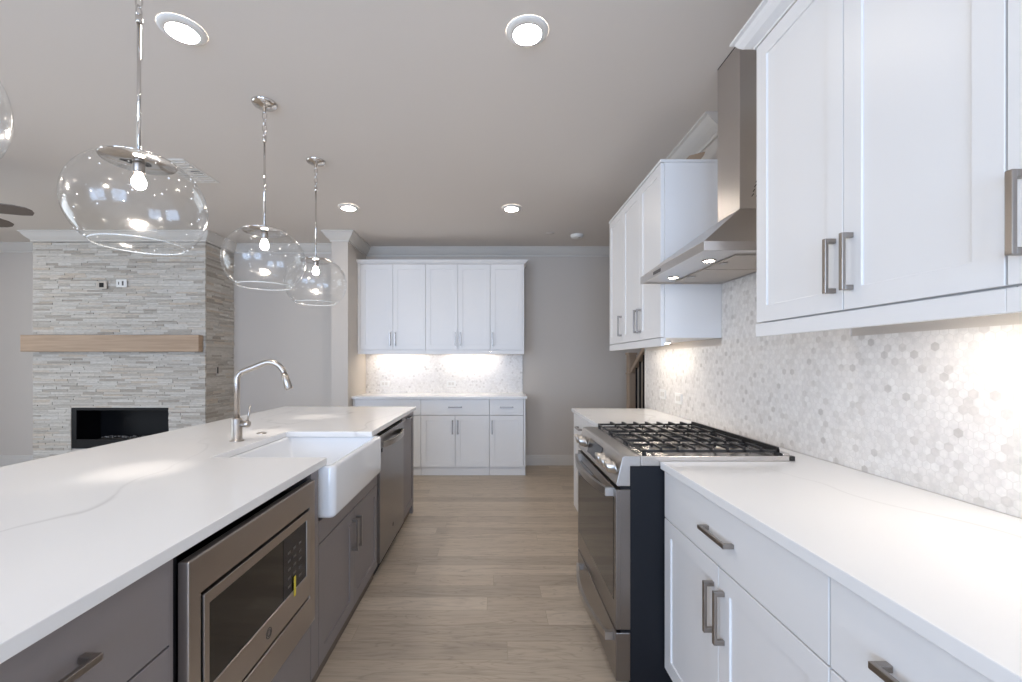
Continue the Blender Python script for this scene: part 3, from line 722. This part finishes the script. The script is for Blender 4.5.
# keep the face attribute through to_mesh (no doubles merging across stones needed)
me = bpy.data.meshes.new('stone_cladding'); 
bmesh.ops.recalc_face_normals(b.b, faces=b.b.faces)
for v in b.b.verts: v.co -= Vector((-4.15, 5.1, 0))
b.b.to_mesh(me); b.b.free(); me.materials.append(M['stone'])
so = bpy.data.objects.new('stone_cladding', me); C.objects.link(so); so.parent = fp
# firebox liner with frame and glass-bead burner
b = MB(); y0 = YS+.005
b.box(BX0+.001, BX0+.055, y0, y0+.03, BZ0, BZ1-.001); b.box(BX1-.02, BX1-.001, y0, y0+.03, BZ0, BZ1-.001); b.box(BX0+.055, BX1-.02, y0, y0+.03, BZ1-.03, BZ1-.001); b.box(BX0+.055, BX1-.02, y0, y0+.03, BZ0, BZ0+.10)
b.build('firebox_frame', 'black', fp, .002)
b = MB(); b.box(BX0+.001, BX1-.001, 5.18, 5.199, BZ0+.001, BZ1-.001); b.box(BX0+.001, BX0+.01, y0+.031, 5.18, BZ0+.001, BZ1-.001); b.box(BX1-.01, BX1-.001, y0+.031, 5.18, BZ0+.001, BZ1-.001)
b.box(BX0+.01, BX1-.01, y0+.031, 5.18, BZ0+.001, BZ0+.06); b.box(BX0+.01, BX1-.01, y0+.031, 5.18, BZ1-.01, BZ1-.001)
b.build('firebox', M['black'], fp)
b = MB(); b.box(-4.5, -3.78, 4.96, 5.06, BZ0+.061, BZ0+.085); b.build('burner_tray', 'key', fp)
b = MB(); r2 = random.Random(5)
for i in range(46):
    px = r2.uniform(-4.48, -3.8); py = r2.uniform(4.97, 5.05); s = r2.uniform(.012, .022)
    b.lathe([(.0005, -s*.7), (s, -s*.1), (s*.7, s*.5), (.0005, s*.7)], (px, py, BZ0+.098), 6, smooth=False)
em = b.build('ember_bed', mat('crushed_glass_embers', '5C5856', .3), fp); em['kind'] = 'stuff'
b = MB(); b.box(-5.16, -3.218, 4.737, YS-.0135, 1.418, 1.600)
b.build('mantel_shelf', 'mantel', None, .003, ('long light oak beam mantel on the stone fireplace', 'mantel'))

def outlet(name, label, T, u, z, w_, h_, slots, cat='outlet', grp=None, m='plastic'):
    r = thing(name, label, cat, T(u, 0, z), grp)
    b = MB(T); b.box(u-w_/2, u+w_/2, .0005, .006, z-h_/2, z+h_/2); b.build('cover_plate', m, r, .0015)
    b = MB(T)
    for (du, dz, sw, sh) in slots: b.box(u+du-sw/2, u+du+sw/2, .0062, .0075, z+dz-sh/2, z+dz+sh/2)
    b.build('socket', 'trim' if m == 'plastic' else 'black', r)
TT = frR(XW-.0002)
outlet('wall_outlet', 'white outlet plate on the tiles under the far cabinets, farther of two', TT, 3.39, 1.055, .115, .075, [(-.02, 0, .03, .035), (.02, 0, .03, .035)])
outlet('wall_outlet', 'white outlet plate on the tiles just past the range, nearer of two', TT, 3.10, 1.045, .115, .075, [(-.02, 0, .03, .035), (.02, 0, .03, .035)])
TK = frB(YB-.0085)
outlet('wall_outlet', 'white outlet plate on the back wall tiles below the left light strip', TK, -1.38, 1.03, .115, .075, [(-.02, 0, .03, .035), (.02, 0, .03, .035)])
outlet('wall_outlet', 'white outlet plate on the back wall tiles left of the right light strip', TK, -.54, 1.03, .115, .075, [(-.02, 0, .03, .035), (.02, 0, .03, .035)])
TF = frB(YS-.0135)
outlet('wall_outlet', 'left pale outlet box on the stone above the mantel', TF, -4.335, 2.155, .115, .085, [(0, 0, .05, .05)], m='mesh')
outlet('wall_outlet', 'right outlet box with dark slot on the stone above the mantel', TF, -4.115, 2.175, .115, .085, [(.015, 0, .018, .05), (-.03, 0, .01, .03)], m='plastic')
C.objects[-1].data.materials[0] = M['key']
TS = lambda u, v, z: (-3.194+v, u, z)
outlet('gas_valve_plate', 'small dark valve slot in the stone side of the fireplace', TS, 5.02, 1.21, .05, .09, [(0, 0, .02, .07)], cat='valve', m='mesh')

# ------------------------------------------------------------------ ceiling fittings
def downlight(label, x, y):
    r = thing('recessed_downlight', label, 'ceiling light', (x, y, H), 'recessed downlights')
    b = MB(); b.lathe([(.092, -.0005), (.092, -.003), (.086, -.006), (.063, -.017), (.061, -.014)], (x, y, H), 40); b.build('trim_ring', 'plastic', r)
    b = MB(); b.lathe([(.0612, -.0165), (.04, -.0185), (.0005, -.019)], (x, y, H), 40, cap1=True); b.build('lens', 'lens', r)
downlight('round ceiling downlight near the first pendant, top left', -1.35, 1.885)
downlight('round ceiling downlight over the aisle at the top middle of the photo', .145, 1.895)
downlight('small far ceiling downlight beside the far pendant', -1.35, 4.04)
downlight('small far ceiling downlight over the back wall cabinets aisle', .165, 4.06)
for i, (x, y) in enumerate(((-1.35, -.3), (.145, -.3), (-3.6, 1.9), (-3.6, .2), (-5.4, 1.9), (-5.4, 4.0))):  # unseen downlights, added at plausible spots to light the room
    downlight(('added unseen ceiling downlight behind the camera over the island', 'added unseen ceiling downlight behind the camera over the aisle', 'added unseen living room ceiling downlight nearest the island',
               'added unseen living room ceiling downlight behind the camera', 'added unseen living room ceiling downlight by the left wall', 'added unseen ceiling downlight by the left end of the fireplace')[i], x, y)
sd = thing('smoke_detector', 'small round white smoke detector on the far ceiling', 'smoke detector', (.94, 4.93, H))
b = MB(); b.lathe([(.072, -.0005), (.072, -.012), (.066, -.028), (.045, -.036), (.0005, -.036)], (.94, 4.93, H), 32, cap1=True); b.build('housing', 'plastic', sd)
b = MB(); b.lathe([(.012, -.0365), (.012, -.039), (.0005, -.039)], (.96, 4.90, H), 16, cap1=True); b.build('test_button', 'mesh', sd)
b = MB(); b.lathe([(.045, -.0005), (.043, -.005), (.0005, -.006)], (.63, 4.86, H), 24, cap1=True); b.build('sprinkler_cover', 'ceil', None, 0, ('faint flat round cover plate on the ceiling left of the smoke detector', 'cover plate'))
vt = thing('ceiling_register', 'white rectangular ceiling air register seen beside the first globe', 'air vent', (-2.31, 3.285, H))
b = MB(); b.box(-2.42, -2.20, 3.08, 3.49, H-.006, H-.0005); fr_ = b.build('frame', 'plastic', vt, .002)
b = MB()
for i in range(9): b.box(-2.405, -2.325, 3.12+i*.04, 3.135+i*.04, H-.011, H-.0062); b.box(-2.295, -2.215, 3.12+i*.04, 3.135+i*.04, H-.011, H-.0062)
b.build('louvres', 'trim', vt)
b = MB()
for i in (1, 2, 3): b.box(-2.39, -2.34, 3.10+i*.018, 3.108+i*.018, H-.0075, H-.0062)
for i in range(5): b.box(-2.28+i*.014, -2.272+i*.014, 3.27, 3.31, H-.0075, H-.0062)
b.build('slots', 'black', vt)

# pendants
PX = -1.283
def pendant():
    r = thing('globe_pendant', '', 'pendant light', (0, 0, H), 'clear glass globe pendants over the island')
    o = Vector((0, 0, H))
    b = MB(); b.lathe([(.066, -.0005), (.066, -.006), (.058, -.016), (.03, -.024), (.010, -.027), (.008, -.05), (.0005, -.05)], o, 32, cap1=True); b.build('canopy', 'chrome', r)
    b = MB(); zt = -.052
    for i in range(4):
        cz = H+zt-.02-i*.034; pts = []
        for k in range(16):
            t = 2*PI*k/16; a = .012*math.cos(t); c = .022*math.sin(t)
            pts.append((a, 0, cz+c) if i % 2 == 0 else (0, a, cz+c))
        b.tube(pts, .0028, 6, closed=True)
    b.lathe([(.004, 0), (.011, -.003), (.011, -.03), (.008, -.034)], (0, 0, 2.562), 16, cap0=True, cap1=True)
    b.build('chain', 'chrome', r)
    b = MB(); b.lathe([(.0062, 0), (.0062, -.475)], (0, 0, 2.53), 12, cap0=True, cap1=True); b.build('rod', 'chrome', r)
    R = .210; zc = 1.870; bb = .185; n = 34
    t0, t1 = math.radians(84), math.radians(-50.5)
    prof = [(.014, bb*.999)]+[(R*math.cos(t0+(t1-t0)*i/n)**.92, bb*math.sin(t0+(t1-t0)*i/n)) for i in range(n+1)]
    b = MB(); b.lathe(prof, (0, 0, zc), 56); g = b.build('glass_globe', 'glass', r)
    rim, zr = prof[-1]
    b = MB(); b.tube([(rim*math.cos(2*PI*k/56), rim*math.sin(2*PI*k/56), zc+zr) for k in range(56)], .0026, 8, closed=True); b.build('rim', 'rim', g)
    b = MB(); rb = random.Random(11)  # tiny white bubbles added in the globe to stand for glints
    for i in range(70):
        th = rb.uniform(t1, t0*.8); ph = rb.uniform(0, 2*PI); q = R*math.cos(th)**.92; sr_ = rb.choice((.0014, .002, .0026, .0034))
        b.lathe([(.0001, -sr_), (sr_*.8, -sr_*.6), (sr_, 0), (sr_*.8, sr_*.6), (.0001, sr_)], (q*math.cos(ph), q*math.sin(ph), zc+bb*math.sin(th)), 8)
    sb = b.build('sparkle_bubbles', 'sparkle_bubble', g); sb['kind'] = 'stuff'
    zk = 2.028
    b = MB(); b.lathe([(.009, .022), (.02, .018), (.024, .010), (.112, .0045), (.115, .002), (.112, -.001), (.03, -.004), (.0005, -.004)], (0, 0, zk), 40, cap0=True); b.build('globe_cap', 'chrome', r)
    b = MB(); b.lathe([(.018, 0), (.019, -.004), (.019, -.034), (.015, -.038), (.0005, -.038)], (0, 0, zk-.0045), 24, cap0=True, cap1=True); b.build('socket', 'nickel', r)
    b = MB(); b.lathe([(.011, 0), (.014, -.008), (.020, -.022), (.0225, -.034), (.019, -.047), (.010, -.055), (.0005, -.057)], (0, 0, zk-.043), 24, cap0=True); b.build('bulb', 'bulb', r)
    sl_ = bpy.data.lights.new('pendant_beam', 'SPOT'); sl_.energy = 20; sl_.color = (1, .9, .8); sl_.spot_size = math.radians(23); sl_.spot_blend = 1; sl_.shadow_soft_size = .02
    so_ = bpy.data.objects.new('pendant_beam', sl_); C.objects.link(so_); so_.parent = r; so_.location = (0, 0, zk-.11-H)
    return r
pl = [('clear globe pendant cut off by the left edge of the photo', PX, .88), ('nearest whole clear globe pendant, the largest in the photo', PX, 1.572),
      ('second whole clear globe pendant, in front of the fireplace corner', -1.276, 2.419), ('farthest and smallest clear globe pendant, near the white column', -1.276, 3.116)]
p0 = pendant()
for i, (lb, x, y) in enumerate(pl):
    o = p0 if i == 0 else copy_tree(p0); o.location = (x, y, H); o['label'] = lb

# ceiling fan
fc = Vector((-3.954, 3.03, H))
fn = thing('ceiling_fan', 'ceiling fan with dark blades reaching in at the left edge', 'ceiling fan', fc)
b = MB(); b.lathe([(.07, -.0005), (.065, -.03), (.02, -.05), (.012, -.055), (.012, -.20)], fc, 28); b.build('downrod', 'nickel', fn)
b = MB(); b.lathe([(.012, -.20), (.09, -.215), (.11, -.25), (.11, -.31), (.09, -.34), (.0005, -.345)], fc, 32, cap0=True); b.build('motor_housing', 'nickel', fn)
a1 = math.atan2(3.24-fc.y, -3.43-fc.x)
for k in range(5):
    a = a1+k*2*PI/5; d = Vector((math.cos(a), math.sin(a), 0)); n_ = Vector((-d.y, d.x, 0)); b = MB()
    A = []; B = []
    outl = [(.12, -.035), (.20, -.062), (.35, -.072), (.48, -.070), (.54, -.050), (.563, -.015), (.56, .02), (.535, .055), (.47, .068), (.35, .068), (.20, .058), (.12, .035)]
    for t, s in outl:
        p = fc+d*t+n_*s; zz = H-.325-s*.22
        A.append((p.x, p.y, zz)); B.append((p.x, p.y, zz+.007))
    b.loops([A, B], False); b.build('blade', 'fan', fn)

# ------------------------------------------------------------------ stair railing through the far opening
sr = thing('stair_railing', 'wooden newel post and stair rail with dark balusters past the tiled wall', 'railing', (1.54, 4.7, 0))
b = MB(); b.box(1.50, 1.578, 4.82, 4.93, 0.0005, 1.385); b.box(1.492, 1.586, 4.812, 4.938, 1.165, 1.185); b.box(1.49, 1.588, 4.81, 4.94, 1.3855, 1.41); b.build('newel_post', 'post', sr, .003)
b = MB(); sl = .58
def rz(y): return 1.205+(4.82-y)*sl
b.prism([(4.819, rz(4.82)-.03), (4.819, rz(4.82)+.03), (3.95, rz(3.95)+.03), (3.95, rz(3.95)-.03)], 1.512, 1.566, 'bca'); b.build('handrail', 'post', sr, .006)
b = MB(); b.prism([(4.819, .0005), (4.819, .24), (3.95, .24+.87*sl), (3.95, .0005)], 1.505, 1.573, 'bca'); b.build('stringer', 'trim', sr)
for i in range(7):
    y = 4.70-i*.115; b = MB(); b.box(1.531, 1.547, y-.008, y+.008, .24+(4.819-y)*sl+.001, rz(y)-.031); b.build('baluster', 'black', sr)
print('objects', len(C.objects))
